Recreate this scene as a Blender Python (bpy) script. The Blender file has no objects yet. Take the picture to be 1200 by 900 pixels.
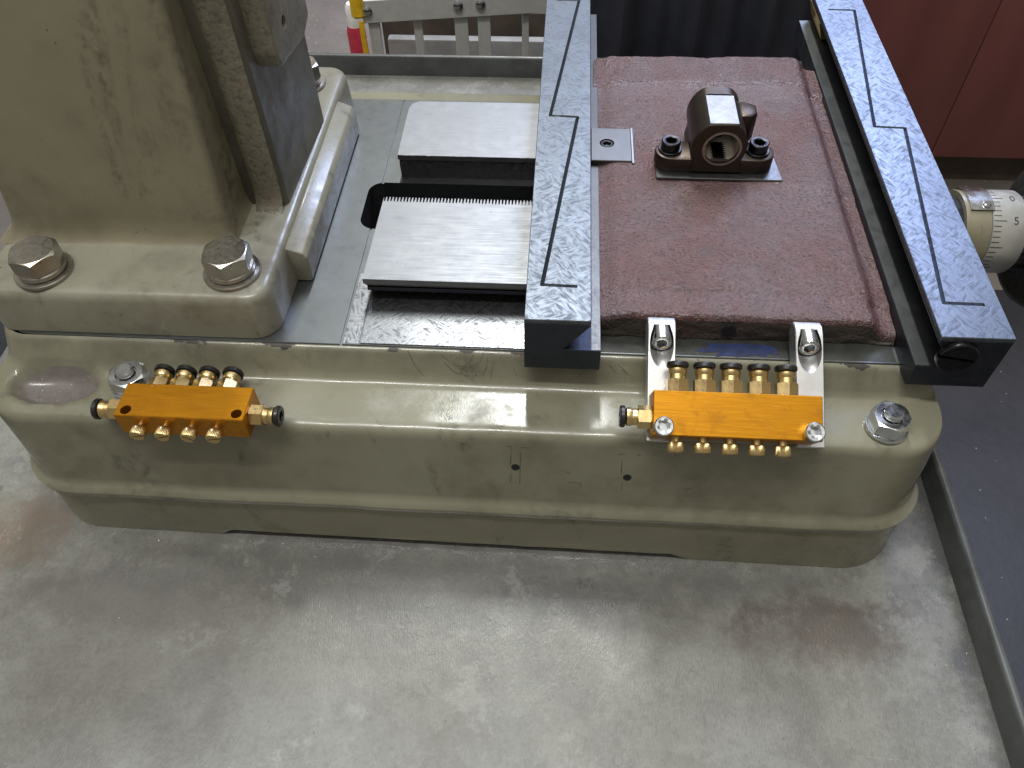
import bpy, bmesh, math, random
import numpy as np
from mathutils import Vector, Matrix, noise
from mathutils.bvhtree import BVHTree
random.seed(7)
S = 0.001                                   # everything below is in millimetres
sc = bpy.context.scene
COL = sc.collection

# ------------------------------------------------------------------ camera
F = 930.0
def _n(v): return v / np.linalg.norm(v)
CY = _n(np.array([90., -1155., F]))
_d = np.array([17000., 745., -F]); CX = _n(_d - _d.dot(CY) * CY)
CZ = np.cross(CX, CY)
RM = np.stack([CX, CY, CZ])                  # world = RM @ camera(x right, y down, z forward)
CAMH = 400.0
def ray(px, py): return RM @ np.array([px - 600., py - 450., F])
def P(px, py, z):
    r = ray(px, py); t = (z - CAMH) / r[2]; return Vector((r[0]*t, r[1]*t, z))
def atY(px, py, y):
    r = ray(px, py); t = y / r[1]; return Vector((r[0]*t, y, CAMH + r[2]*t))
cd = bpy.data.cameras.new('camera'); cam = bpy.data.objects.new('camera', cd); COL.objects.link(cam)
cd.sensor_width = 36; cd.lens = F / 1200 * 36; cd.clip_start = 0.01; cd.clip_end = 50
ax = [RM[:, 0], -RM[:, 1], -RM[:, 2]]
cam.matrix_world = Matrix(((ax[0][0], ax[1][0], ax[2][0], 0), (ax[0][1], ax[1][1], ax[2][1], 0),
                           (ax[0][2], ax[1][2], ax[2][2], CAMH*S), (0, 0, 0, 1)))
sc.camera = cam

# ------------------------------------------------------------------ world, lamps, exposure
w = bpy.data.worlds.new('World'); sc.world = w; w.use_nodes = True
bg = w.node_tree.nodes['Background']; bg.inputs[0].default_value = (1.0, 0.92, 0.78, 1); bg.inputs[1].default_value = 0.25
def lamp(name, loc, size, power, color, target=None):
    l = bpy.data.lights.new(name, 'AREA'); l.shape = 'RECTANGLE'; l.size, l.size_y = size
    l.energy = power; l.color = color
    o = bpy.data.objects.new(name, l); COL.objects.link(o); o.location = loc
    if target:
        d = Vector(target) - Vector(loc); o.rotation_euler = d.to_track_quat('-Z', 'Y').to_euler()
    return o
lamp('ceiling_tube_light', (-0.12, 1.75, 2.15), (0.12, 1.1), 42, (0.98, 1.0, 0.99))
lamp('cool_ceiling_tube_light', (0.85, 2.65, 2.1), (0.8, 1.1), 78, (0.54, 0.64, 1.0))
lamp('ceiling_bounce_light', (-0.5, 0.3, 2.5), (3.4, 3.0), 26, (1.0, 1.0, 0.97))
lamp('front_ceiling_tube_light', (-0.35, -0.05, 2.2), (1.3, 0.10), 25, (1.0, 1.0, 0.96))
sc.view_settings.view_transform = 'Standard'; sc.view_settings.look = 'None'
sc.view_settings.exposure = 0.15; sc.view_settings.gamma = 1

# ------------------------------------------------------------------ material helpers
class NT:
    def __init__(s, name):
        s.m = bpy.data.materials.new(name); s.m.use_nodes = True
        s.t = s.m.node_tree; s.b = s.t.nodes['Principled BSDF']
        s.co = s.new('ShaderNodeTexCoord').outputs['Object']
    def new(s, k, **kw):
        n = s.t.nodes.new(k)
        for a, v in kw.items(): setattr(n, a, v)
        return n
    def lk(s, a, b): s.t.links.new(a, b)
    def put(s, sock, v):
        if hasattr(v, 'links') or hasattr(v, 'is_output'): s.lk(v, sock)
        elif isinstance(v, (tuple, list)) and len(v) == 3 and sock.type == 'RGBA': sock.default_value = (*v, 1)
        else: sock.default_value = v
    def mapping(s, scale=(1,1,1), rot=(0,0,0), loc=(0,0,0)):
        n = s.new('ShaderNodeMapping'); s.lk(s.co, n.inputs[0])
        n.inputs['Scale'].default_value = scale; n.inputs['Rotation'].default_value = rot; n.inputs['Location'].default_value = loc
        return n.outputs[0]
    def noise(s, scale, detail=4, rough=0.55, dist=0, vec=None):
        n = s.new('ShaderNodeTexNoise'); s.lk(vec or s.co, n.inputs['Vector'])
        n.inputs['Scale'].default_value = scale; n.inputs['Detail'].default_value = detail
        n.inputs['Roughness'].default_value = rough; n.inputs['Distortion'].default_value = dist
        return n.outputs['Fac']
    def voro(s, scale, vec=None, feature='F1', out='Distance'):
        n = s.new('ShaderNodeTexVoronoi', feature=feature); s.lk(vec or s.co, n.inputs['Vector'])
        n.inputs['Scale'].default_value = scale
        return n.outputs[out]
    def ramp(s, fac, stops):
        n = s.new('ShaderNodeValToRGB'); s.lk(fac, n.inputs[0]); e = n.color_ramp.elements
        while len(e) < len(stops): e.new(0.5)
        for el, (p, c) in zip(e, stops):
            el.position = p; el.color = (c, c, c, 1) if not isinstance(c, tuple) else (*c, 1)
        return n.outputs[0]
    def mix(s, fac, a, b, mode='MIX'):
        n = s.new('ShaderNodeMix', data_type='RGBA', blend_type=mode)
        s.put(n.inputs[0], fac); s.put(n.inputs[6], a); s.put(n.inputs[7], b)
        return n.outputs[2]
    def math(s, op, a, b=0.0, clamp=False):
        n = s.new('ShaderNodeMath', operation=op, use_clamp=clamp); s.put(n.inputs[0], a); s.put(n.inputs[1], b)
        return n.outputs[0]
    def rng(s, v, a, b, c, d):
        n = s.new('ShaderNodeMapRange'); s.put(n.inputs[0], v)
        for i, q in enumerate((a, b, c, d)): n.inputs[i+1].default_value = q
        return n.outputs[0]
    def xyz(s):
        n = s.new('ShaderNodeSeparateXYZ'); s.lk(s.co, n.inputs[0]); return n.outputs
    def bump(s, h, strength=0.3, dist=0.001, normal=None):
        n = s.new('ShaderNodeBump'); n.inputs['Strength'].default_value = strength; n.inputs['Distance'].default_value = dist
        s.put(n.inputs['Height'], h)
        if normal is not None: s.lk(normal, n.inputs['Normal'])
        return n.outputs[0]
    def out(s, color=None, rough=None, metal=None, normal=None, spec=None, coat=None):
        b = s.b.inputs
        if color is not None: s.put(b['Base Color'], color)
        if rough is not None: s.put(b['Roughness'], rough)
        if metal is not None: s.put(b['Metallic'], metal)
        if normal is not None: s.lk(normal, b['Normal'])
        if spec is not None: s.put(b['Specular IOR Level'], spec)
        if coat is not None: s.put(b['Coat Weight'], coat)
        return s.m

def simple(name, c, rough=0.4, metal=0.0, var=0.25, scale=120, bump=0.1, bscale=600):
    t = NT(name); n = t.noise(scale, 5); d = tuple(x*(1-var) for x in c); l = tuple(min(1, x*(1+var*0.6)) for x in c)
    col = t.mix(t.ramp(n, [(0.3, 0.0), (0.7, 1.0)]), d, l)
    r = t.rng(t.noise(scale*2.3, 3), 0.3, 0.7, max(0.04, rough-0.08), rough+0.1)
    return t.out(col, r, metal, t.bump(t.noise(bscale, 3), bump, 0.0006))

def paint(name, c, dirt, dirt_amt=0.5, chips=False, rough=0.28, grain=0.10, smk=0.60):
    t = NT(name)
    n1 = t.noise(9, 6, 0.6, 0.6); n2 = t.noise(70, 5, 0.6); n3 = t.noise(500, 3)
    col = t.mix(t.ramp(n1, [(0.35, 0.0), (0.7, 1.0)]), c, tuple(x*0.86 for x in c))
    m = t.math('MULTIPLY', t.ramp(n1, [(0.42, 0.0), (0.68, 1.0)]), t.ramp(n2, [(0.40, 0.0), (0.72, 1.0)]))
    col = t.mix(t.math('MULTIPLY', m, dirt_amt), col, dirt)
    # dark smudges, fine specks
    vm = t.mapping(scale=(1, 1, 0.35))
    sm = t.math('MULTIPLY', t.ramp(t.noise(26, 6, 0.65, 1.2, vm), [(smk, 0.0), (smk+0.12, 1.0)]), t.ramp(t.noise(210, 4), [(0.40, 0.0), (0.65, 1.0)]))
    col = t.mix(t.math('MULTIPLY', sm, 0.75), col, tuple(x*0.28 for x in c))
    sp = t.ramp(t.voro(120), [(0.035, 1.0), (0.07, 0.0)])
    sp = t.math('MULTIPLY', sp, t.ramp(t.noise(35, 2), [(0.52, 0.0), (0.6, 1.0)]))
    col = t.mix(t.math('MULTIPLY', sp, 0.8), col, (0.02, 0.018, 0.015))
    rr = t.math('ADD', t.rng(n2, 0.3, 0.7, rough-0.05, rough+0.12), t.math('MULTIPLY', m, 0.25))
    metal = 0.0
    if chips:
        z = t.xyz()[2]
        band = t.math('ADD', t.rng(z, 0.0975, 0.1045, 0.0, 1.0), t.math('MULTIPLY', t.math('SUBTRACT', t.noise(70, 5, 0.6), 0.5), 1.7))
        ch = t.ramp(t.math('SUBTRACT', band, t.ramp(t.noise(14, 2), [(0.45, 0.35), (0.62, 0.0)])), [(0.97, 0.0), (0.985, 1.0)])
        ch = t.math('MULTIPLY', t.math('MULTIPLY', ch, t.rng(z, 0.094, 0.0955, 0, 1)), t.math('LESS_THAN', t.xyz()[1], 0.0))
        col = t.mix(ch, col, (0.018, 0.015, 0.012)); rr = t.math('ADD', rr, t.math('MULTIPLY', ch, 0.3))
        # patchy brown darkening, stronger towards the top of the riser
        gr = t.math('MULTIPLY', t.rng(z, 0.089, 0.103, 0.0, 1.0), t.ramp(t.noise(38, 5, 0.65), [(0.36, 0.0), (0.7, 1.0)]))
        col = t.mix(t.math('MULTIPLY', gr, 0.55), col, (0.075, 0.060, 0.042))
    if chips:
        xx, yy, zz_ = t.xyz()
        d = t.math('ADD', t.math('POWER', t.math('MULTIPLY', t.math('ADD', xx, 0.2085), 1/0.0225), 2.0), t.math('POWER', t.math('MULTIPLY', t.math('ADD', yy, 0.1300), 1/0.0122), 2.0))
        cup = t.ramp(t.math('ADD', d, t.math('MULTIPLY', t.math('SUBTRACT', n2, 0.5), 1.2)), [(0.75, 1.0), (1.0, 0.0)])
        cup = t.math('MULTIPLY', cup, t.math('LESS_THAN', zz_, 0.0905))
        col = t.mix(t.math('MULTIPLY', cup, 0.85), col, t.mix(t.noise(300, 4), (0.10, 0.085, 0.085), (0.20, 0.17, 0.17)))
    h = t.math('ADD', t.math('MULTIPLY', n2, 0.9), t.math('MULTIPLY', n3, 0.25))
    nb = t.bump(h, grain, 0.0015)
    nb = t.bump(t.noise(1500, 2), 0.06, 0.0003, nb)
    return t.out(col, rr, metal, nb, 0.5)

def steel(name, c=(0.55, 0.56, 0.57), rough=0.35, dirt=0.25, brush=None, metal=1.0, dcol=(0.06, 0.055, 0.05)):
    t = NT(name)
    n1 = t.noise(22, 6, 0.62, 0.5); n2 = t.noise(140, 5, 0.6)
    col = t.mix(t.ramp(n2, [(0.3, 0.0), (0.7, 1.0)]), tuple(x*0.84 for x in c), c)
    m = t.math('MULTIPLY', t.ramp(n1, [(0.44, 0.0), (0.70, 1.0)]), t.ramp(n2, [(0.35, 0.0), (0.7, 1.0)]))
    col = t.mix(t.math('MULTIPLY', m, dirt), col, dcol)
    pit = t.math('MULTIPLY', t.ramp(t.voro(170), [(0.05, 1.0), (0.08, 0.0)]), t.ramp(t.noise(60, 2), [(0.54, 0.0), (0.58, 1.0)]))
    col = t.mix(t.math('MULTIPLY', pit, min(0.9, dirt*3)), col, dcol)
    vec = t.mapping(scale=brush or (1, 1, 1))
    br = t.noise(900 if brush else 500, 3, 0.6, 0, vec)
    rr = t.math('ADD', t.rng(br, 0.3, 0.7, rough-0.07, rough+0.08), t.math('MULTIPLY', m, 0.2))
    return t.out(col, rr, metal, t.bump(br, 0.06, 0.0003))

def scraped(name, c, dark, rough=0.34, rot=0.7, contrast=1.0):
    t = NT(name)
    outs = []
    for r, sd in ((rot, 0.0), (rot - 1.35, 3.7)):
        v = t.mapping(rot=(0, 0, r), loc=(sd, sd, 0)); m2 = t.new('ShaderNodeMapping'); t.lk(v, m2.inputs[0]); m2.inputs['Scale'].default_value = (190, 640, 200)
        outs.append(t.noise(1.0, 3, 0.55, 0.7, m2.outputs[0]))
    sel = t.ramp(t.noise(95, 2), [(0.46, 0.0), (0.54, 1.0)])
    f = t.mix(sel, outs[0], outs[1])
    f2 = t.ramp(f, [(0.36, 0.0), (0.52, 0.75), (0.66, 1.0)])
    col = t.mix(f2, dark, c)
    big = t.noise(28, 5, 0.6, 0.5)
    col = t.mix(t.math('MULTIPLY', t.ramp(big, [(0.42, 0.0), (0.72, 1.0)]), 0.45*contrast), col, tuple(x*0.5 for x in c))
    pit = t.math('MULTIPLY', t.ramp(t.noise(700, 2), [(0.66, 0.0), (0.72, 1.0)]), t.ramp(t.noise(40, 3), [(0.5, 0.0), (0.65, 1.0)]))
    col = t.mix(t.math('MULTIPLY', pit, 0.8), col, (0.05, 0.055, 0.065))
    rr = t.rng(f2, 0, 1, rough+0.14, rough-0.04)
    return t.out(col, rr, 1.0, t.bump(f, 0.16, 0.0004))

def rough_cast(name, c, c2, scale=700, strength=0.9, rough=0.35, dist=0.0012, oily=None):
    t = NT(name)
    g = t.noise(scale, 4, 0.62); b = t.noise(16, 5, 0.6, 0.4); md = t.noise(90, 4, 0.6)
    col = t.mix(t.ramp(b, [(0.36, 0.0), (0.66, 1.0)]), c, c2)
    col = t.mix(t.math('MULTIPLY', t.ramp(g, [(0.34, 1.0), (0.48, 0.0)]), 0.7), col, tuple(x*0.3 for x in c))
    col = t.mix(t.math('MULTIPLY', t.ramp(md, [(0.52, 0.0), (0.74, 1.0)]), 0.5), col, tuple(x*0.45 for x in c2))
    if oily: col = t.mix(t.ramp(t.noise(30, 5, 0.6, 0.8), [(0.6, 0.0), (0.72, 1.0)]), col, oily)
    rr = t.rng(md, 0.3, 0.7, rough-0.08, rough+0.12)
    nb = t.bump(t.math('ADD', g, t.math('MULTIPLY', md, 0.8)), strength, dist)
    return t.out(col, rr, 0.0, nb, 0.85)

M = {}
M['green'] = paint('enamel_khaki', (0.212, 0.206, 0.148), (0.085, 0.066, 0.045), 0.65, chips=True, rough=0.15, grain=0.045, smk=0.555)
M['green_col'] = paint('enamel_khaki_column', (0.210, 0.192, 0.130), (0.085, 0.064, 0.040), 0.9, rough=0.30, grain=0.12, smk=0.535)
M['green_foot'] = paint('enamel_khaki_foot', (0.268, 0.262, 0.205), (0.11, 0.085, 0.058), 0.9, rough=0.24, grain=0.08, smk=0.555)
M['green_rough'] = rough_cast('khaki_rough_casting', (0.195, 0.180, 0.132), (0.15, 0.13, 0.095), 420, 0.45, 0.38)
M['way'] = steel('machined_way', (0.155, 0.165, 0.165), 0.40, 0.6, (1, 8, 1))
M['flange'] = steel('dark_flange', (0.10, 0.103, 0.108), 0.42, 0.4)
M['scratch'] = scraped('scratched_band', (0.30, 0.31, 0.32), (0.07, 0.072, 0.075), 0.38, 1.3)
M['wayfront'] = simple('dark_way', (0.022, 0.024, 0.020), 0.55, 0.0, 0.6, 90, 0.3)  # near-black tone of the way strip ahead of the saddle
M['ground'] = steel('ground_steel', (0.255, 0.262, 0.268), 0.48, 0.14, (0.06, 1, 1))
M['scrape_b'] = scraped('scraped_steel_bright', (0.30, 0.31, 0.32), (0.10, 0.104, 0.11), 0.30, 0.6)
M['scrape_m'] = scraped('scraped_steel_grey', (0.155, 0.172, 0.190), (0.100, 0.112, 0.126), 0.45, 0.9)
M['scrape_r'] = scraped('scraped_steel_blue_lit', (0.215, 0.245, 0.290), (0.110, 0.128, 0.158), 0.40, -0.8)  # rail steel with the cool lamp's blue glow put into the colour
M['darksteel'] = steel('oily_dark_steel', (0.060, 0.066, 0.085), 0.42, 0.4)
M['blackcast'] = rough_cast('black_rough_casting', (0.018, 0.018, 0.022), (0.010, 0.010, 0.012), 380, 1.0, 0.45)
M['red'] = rough_cast('red_primer_casting', (0.105, 0.044, 0.040), (0.110, 0.074, 0.080), 640, 1.0, 0.15, 0.0015)
M['redside'] = rough_cast('brown_casting_side', (0.05, 0.034, 0.027), (0.028, 0.024, 0.02), 500, 0.9, 0.5)
M['zinc'] = simple('zinc_plated', (0.60, 0.62, 0.64), 0.20, 1.0, 0.08, 60, 0.02, 900)
M['bolt'] = steel('worn_bolt_steel', (0.44, 0.415, 0.37), 0.32, 0.5, None, 1.0, (0.05, 0.035, 0.025))
M['blackox'] = steel('black_oxide', (0.05, 0.05, 0.052), 0.33, 0.3)
M['cast_iron'] = steel('cast_iron_brown', (0.080, 0.064, 0.053), 0.42, 0.6)
M['greysteel'] = steel('grey_machined_steel', (0.125, 0.127, 0.13), 0.42, 0.45)
M['flat'] = steel('milled_flat', (0.25, 0.245, 0.235), 0.42, 0.5)
M['green_shade'] = paint('shaded_khaki', (0.125, 0.116, 0.090), (0.055, 0.045, 0.034), 0.9, rough=0.42, grain=0.12, smk=0.55)  # khaki with the slab's shade put into the colour, plus patchy dirt
M['alu'] = steel('milled_aluminium', (0.56, 0.555, 0.545), 0.42, 0.12, (1, 0.08, 1))
M['alu_old'] = steel('dull_aluminium', (0.56, 0.56, 0.54), 0.45, 0.45, (0.1, 1, 1), 0.15, (0.3, 0.3, 0.28))
M['brass'] = steel('brass', (0.72, 0.54, 0.26), 0.30, 0.12, None, 1.0, (0.16, 0.09, 0.03))
M['black'] = simple('black_plastic', (0.012, 0.012, 0.013), 0.32)
M['dial'] = simple('matt_chrome_dial', (0.50, 0.50, 0.47), 0.36, 0.55, 0.12, 60, 0.05)
M['ink'] = simple('dark_marks', (0.025, 0.022, 0.02), 0.6)
M['pencil'] = simple('pencil_grey', (0.075, 0.070, 0.055), 0.5)
M['hole'] = simple('dark_bore', (0.006, 0.006, 0.006), 0.6)
M['yellow'] = simple('yellow_plastic', (0.75, 0.46, 0.02), 0.4)
M['redcan'] = simple('red_label', (0.45, 0.03, 0.06), 0.4)
M['white'] = simple('white_plastic', (0.75, 0.74, 0.72), 0.4)
M['greybox'] = simple('grey_card', (0.20, 0.20, 0.195), 0.6, 0, 0.3, 30)
M['brownbox'] = simple('dark_brown_board', (0.055, 0.040, 0.030), 0.6, 0, 0.4, 25)
M['blue'] = simple('marking_blue', (0.006, 0.016, 0.075), 0.7, 0, 0.6, 160)

t = NT('gold_anodised')
v = t.mapping(scale=(0.05, 1, 1)); br = t.noise(1300, 3, 0.6, 0, v)
sc_ = t.ramp(t.noise(60, 6, 0.7, 2.0, t.mapping(scale=(1, 3, 3), rot=(0, 0, 0.6))), [(0.655, 0.0), (0.67, 1.0), (0.685, 0.0)])
col = t.mix(t.ramp(br, [(0.3, 0.0), (0.7, 1.0)]), (0.42, 0.170, 0.004), (0.52, 0.222, 0.006))
col = t.mix(t.math('MULTIPLY', sc_, 0.35), col, (0.9, 0.62, 0.25))
gd = t.ramp(t.noise(90, 7, 0.7, 0.4), [(0.50, 0.0), (0.66, 1.0)])
col = t.mix(t.math('MULTIPLY', gd, 0.45), col, (0.20, 0.075, 0.006))
nk = t.math('MULTIPLY', t.ramp(t.voro(260), [(0.06, 1.0), (0.10, 0.0)]), t.ramp(t.noise(120, 2), [(0.56, 0.0), (0.6, 1.0)]))
col = t.mix(t.math('MULTIPLY', nk, 0.7), col, (0.75, 0.62, 0.36))
col = t.mix(0.0, col, col)
M['gold'] = t.out(col, t.math('ADD', t.rng(br, 0.3, 0.7, 0.32, 0.44), t.math('MULTIPLY', gd, 0.16)), 0.75, t.bump(br, 0.12, 0.0003))

t = NT('tray_paint')
x, y, z = t.xyz()
n1 = t.noise(7, 9, 0.70, 0.1); n2 = t.noise(30, 8, 0.74, 0.0); n3 = t.noise(420, 5, 0.7)
col = t.mix(t.ramp(n1, [(0.30, 0.0), (0.72, 1.0)]), (0.108, 0.104, 0.091), (0.232, 0.234, 0.216))
col = t.mix(t.math('MULTIPLY', t.ramp(n2, [(0.47, 0.0), (0.57, 1.0)]), 0.42), col, (0.088, 0.085, 0.077))
col = t.mix(t.math('MULTIPLY', t.ramp(n3, [(0.46, 0.0), (0.62, 1.0)]), 0.13), col, (0.28, 0.28, 0.265))
col = t.mix(t.math('MULTIPLY', t.ramp(n3, [(0.36, 1.0), (0.46, 0.0)]), 0.22), col, (0.08, 0.078, 0.07))
# darker patches where the casting stands and along the lip; brown rust stains
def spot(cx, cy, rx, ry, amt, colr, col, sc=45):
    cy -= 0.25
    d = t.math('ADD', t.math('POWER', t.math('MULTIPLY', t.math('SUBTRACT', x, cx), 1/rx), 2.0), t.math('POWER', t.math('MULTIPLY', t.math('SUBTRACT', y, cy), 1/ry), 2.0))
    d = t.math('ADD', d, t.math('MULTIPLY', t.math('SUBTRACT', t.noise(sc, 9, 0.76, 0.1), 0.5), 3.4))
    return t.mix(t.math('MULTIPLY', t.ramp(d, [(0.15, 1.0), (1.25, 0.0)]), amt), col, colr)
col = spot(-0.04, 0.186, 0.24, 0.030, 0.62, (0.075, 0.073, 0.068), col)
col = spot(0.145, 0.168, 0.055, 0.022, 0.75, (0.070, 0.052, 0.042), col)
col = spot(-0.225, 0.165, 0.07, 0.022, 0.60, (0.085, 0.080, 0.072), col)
col = spot(-0.30, 0.200, 0.035, 0.03, 0.6, (0.13, 0.085, 0.052), col)
col = spot(-0.31, 0.15, 0.012, 0.05, 0.5, (0.20, 0.115, 0.060), col)
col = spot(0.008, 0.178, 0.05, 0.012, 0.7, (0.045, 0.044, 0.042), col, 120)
edge = t.math('ADD', t.rng(x, 0.180, 0.218, 0.0, 0.62), t.math('MULTIPLY', t.math('SUBTRACT', t.noise(40, 6, 0.65), 0.5), 1.3))
col = t.mix(t.ramp(edge, [(0.36, 0.0), (0.62, 0.72)]), col, (0.055, 0.056, 0.060))
n4 = t.noise(17, 10, 0.80, 0.0)
col = t.mix(t.math('MULTIPLY', t.ramp(n4, [(0.545, 0.0), (0.575, 1.0)]), 0.30), col, (0.085, 0.080, 0.070))
col = t.mix(t.math('MULTIPLY', t.ramp(n4, [(0.405, 1.0), (0.43, 0.0)]), 0.30), col, (0.30, 0.30, 0.285))
for rz, sdx in ((0.04, 0.0), (-0.25, 2.0), (1.2, 5.0)):
    m1 = t.mapping(rot=(0, 0, rz), loc=(sdx, sdx, 0)); m2 = t.new('ShaderNodeMapping'); t.lk(m1, m2.inputs[0]); m2.inputs['Scale'].default_value = (7, 900, 1)
    scr = t.math('MULTIPLY', t.ramp(t.noise(1.0, 2, 0.5, 0.0, m2.outputs[0]), [(0.70, 0.0), (0.73, 1.0)]), t.ramp(t.noise(9, 3), [(0.48, 0.0), (0.6, 1.0)]))
    col = t.mix(t.math('MULTIPLY', scr, 0.45), col, (0.34, 0.34, 0.33) if rz > 0 else (0.06, 0.058, 0.052))
dr = t.math('MULTIPLY', t.ramp(t.voro(26), [(0.055, 1.0), (0.065, 0.0)]), t.ramp(t.noise(8, 2), [(0.5, 0.0), (0.52, 1.0)]))
col = t.mix(t.math('MULTIPLY', dr, 0.55), col, (0.07, 0.062, 0.05))
fl = t.ramp(t.voro(150), [(0.05, 1.0), (0.09, 0.0)])
fl = t.math('MULTIPLY', fl, t.ramp(t.noise(60, 3), [(0.55, 0.0), (0.62, 1.0)]))
col = t.mix(t.math('MULTIPLY', fl, 0.5), col, (0.04, 0.035, 0.03))
rr = t.math('ADD', t.rng(n2, 0.3, 0.7, 0.21, 0.36), t.math('MULTIPLY', t.math('SUBTRACT', t.noise(130, 4), 0.5), 0.2))
nb = t.bump(t.noise(1500, 3, 0.6, 0, t.mapping(scale=(1, 0.35, 1))), 0.28, 0.0005); nb = t.bump(t.noise(12, 3), 0.22, 0.003, nb)
M['tray'] = t.out(col, rr, 0.0, nb, 0.75)
M['lip'] = simple('lip_dark_paint', (0.075, 0.080, 0.078), 0.30, 0.0, 0.35, 40, 0.08)

t = NT('concrete')
n1 = t.noise(3.2, 7, 0.65, 0.4); n2 = t.noise(45, 6, 0.7)
col = t.mix(t.ramp(n1, [(0.34, 0.0), (0.68, 1.0)]), (0.105, 0.090, 0.076), (0.175, 0.152, 0.134))
col = t.mix(t.math('MULTIPLY', t.ramp(n2, [(0.5, 0.0), (0.72, 1.0)]), 0.45), col, (0.10, 0.075, 0.06))
col = t.mix(t.ramp(t.voro(60), [(0.07, 0.6), (0.12, 0.0)]), col, (0.5, 0.5, 0.48))
M['concrete'] = t.out(col, 0.7, 0.0, t.bump(n2, 0.3, 0.004))
t = NT('dark_slate')
n1 = t.noise(5, 7, 0.65, 0.4); n2 = t.noise(60, 6, 0.7)
col = t.mix(t.ramp(n1, [(0.34, 0.0), (0.68, 1.0)]), (0.016, 0.0165, 0.021), (0.031, 0.031, 0.038))
col = t.mix(t.math('MULTIPLY', t.ramp(n2, [(0.5, 0.0), (0.72, 1.0)]), 0.45), col, (0.03, 0.03, 0.034))
col = t.mix(t.ramp(t.voro(55), [(0.04, 0.9), (0.06, 0.0)]), col, (0.30, 0.30, 0.32))
M['mat'] = t.out(col, 0.6, 0.0, t.bump(n2, 0.3, 0.003))
t = NT('red_brown_panel')
n1 = t.noise(2.5, 5, 0.6, 0.3, t.mapping(scale=(4, 4, 0.6))); n2 = t.noise(160, 4, 0.6)
col = t.mix(t.ramp(n1, [(0.3, 0.0), (0.7, 1.0)]), (0.140, 0.044, 0.042), (0.205, 0.070, 0.064))
col = t.mix(t.ramp(n2, [(0.68, 0.0), (0.74, 0.5)]), col, (0.25, 0.14, 0.12))
M['redpanel'] = t.out(col, 0.45, 0.0, t.bump(n2, 0.1, 0.001))
M['navy'] = simple('navy_cloth', (0.019, 0.021, 0.034), 0.75, 0, 0.35, 30, 0.3, 1500)

# ------------------------------------------------------------------ mesh helpers (millimetres, world axes)
ORG = {}
def empty(name, loc, label, cat, group=None, rot=None):
    o = bpy.data.objects.new(name, None); COL.objects.link(o); o.empty_display_size = 0.01
    o.location = Vector(loc)*S; ORG[o] = Vector(loc)
    o['label'] = label; o['category'] = cat
    if group: o['group'] = group
    return o
def bm_obj(name, bm, mat, parent=None, smooth=True, angle=35):
    """bm in world millimetres -> one mesh object under parent"""
    org = ORG.get(parent, Vector((0, 0, 0)))
    bmesh.ops.recalc_face_normals(bm, faces=bm.faces)
    me = bpy.data.meshes.new(name)
    for v in bm.verts: v.co = (v.co - org)*S
    bm.to_mesh(me); bm.free()
    return me_obj(name, me, mat, parent, smooth, angle)
def me_obj(name, me, mat, parent=None, smooth=True, angle=35):
    o = bpy.data.objects.new(name, me); COL.objects.link(o)
    if mat and not me.materials: me.materials.append(M[mat] if isinstance(mat, str) else mat)
    if parent: o.parent = parent; ORG[o] = ORG.get(parent, Vector((0, 0, 0)))
    if smooth:
        me.polygons.foreach_set('use_smooth', [True]*len(me.polygons))
        try: me.set_sharp_from_angle(angle=math.radians(angle))
        except Exception: pass
    return o
def local_mesh(name, bm, mat, smooth=True, angle=35):
    bmesh.ops.recalc_face_normals(bm, faces=bm.faces)
    me = bpy.data.meshes.new(name)
    for v in bm.verts: v.co = v.co*S
    bm.to_mesh(me); bm.free(); me.materials.append(M[mat])
    me.polygons.foreach_set('use_smooth', [True]*len(me.polygons))
    me.set_sharp_from_angle(angle=math.radians(angle))
    return me
def place(name, me, parent, loc=(0, 0, 0), rot=None, sub=False):
    """copy of a shared mesh; loc in world mm (or in the parent's own axes when sub)"""
    o = bpy.data.objects.new(name, me); COL.objects.link(o); o.parent = parent
    l = Vector(loc)*S if sub else (Vector(loc) - ORG.get(parent, Vector((0, 0, 0))))*S
    o.matrix_local = Matrix.Translation(l) @ (rot.to_4x4() if rot else Matrix.Identity(4))
    return o
def add_box(bm, x0, x1, y0, y1, z0, z1, bev=0, seg=2):
    r = bmesh.ops.create_cube(bm, size=1); vs = r['verts']
    for v in vs: v.co = Vector(((x0+x1)/2 + v.co.x*(x1-x0), (y0+y1)/2 + v.co.y*(y1-y0), (z0+z1)/2 + v.co.z*(z1-z0)))
    if bev:
        es = list({e for v in vs for e in v.link_edges})
        bmesh.ops.bevel(bm, geom=es, offset=bev, segments=seg, affect='EDGES', profile=0.5)
def box(x0, x1, y0, y1, z0, z1, bev=0, seg=2):
    bm = bmesh.new(); add_box(bm, x0, x1, y0, y1, z0, z1, bev, seg); return bm
def prism(pts, a, b, axis='z', bev=0, seg=2, bm=None):
    """closed outline pts (2D) swept along axis from a to b"""
    bm = bm or bmesh.new()
    def q(p, h): return {'z': (p[0], p[1], h), 'y': (p[0], h, p[1]), 'x': (h, p[0], p[1])}[axis]
    lo = [bm.verts.new(q(p, a)) for p in pts]; hi = [bm.verts.new(q(p, b)) for p in pts]
    fs = [bm.faces.new(lo), bm.faces.new(hi[::-1])]
    n = len(pts)
    for i in range(n): fs.append(bm.faces.new((lo[i], hi[i], hi[(i+1) % n], lo[(i+1) % n])))
    if bev:
        bmesh.ops.recalc_face_normals(bm, faces=fs)
        es = list({e for f in fs for e in f.edges if e.calc_face_angle(0) > 0.3})
        bmesh.ops.bevel(bm, geom=es, offset=bev, segments=seg, affect='EDGES', profile=0.5)
    return bm
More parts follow.
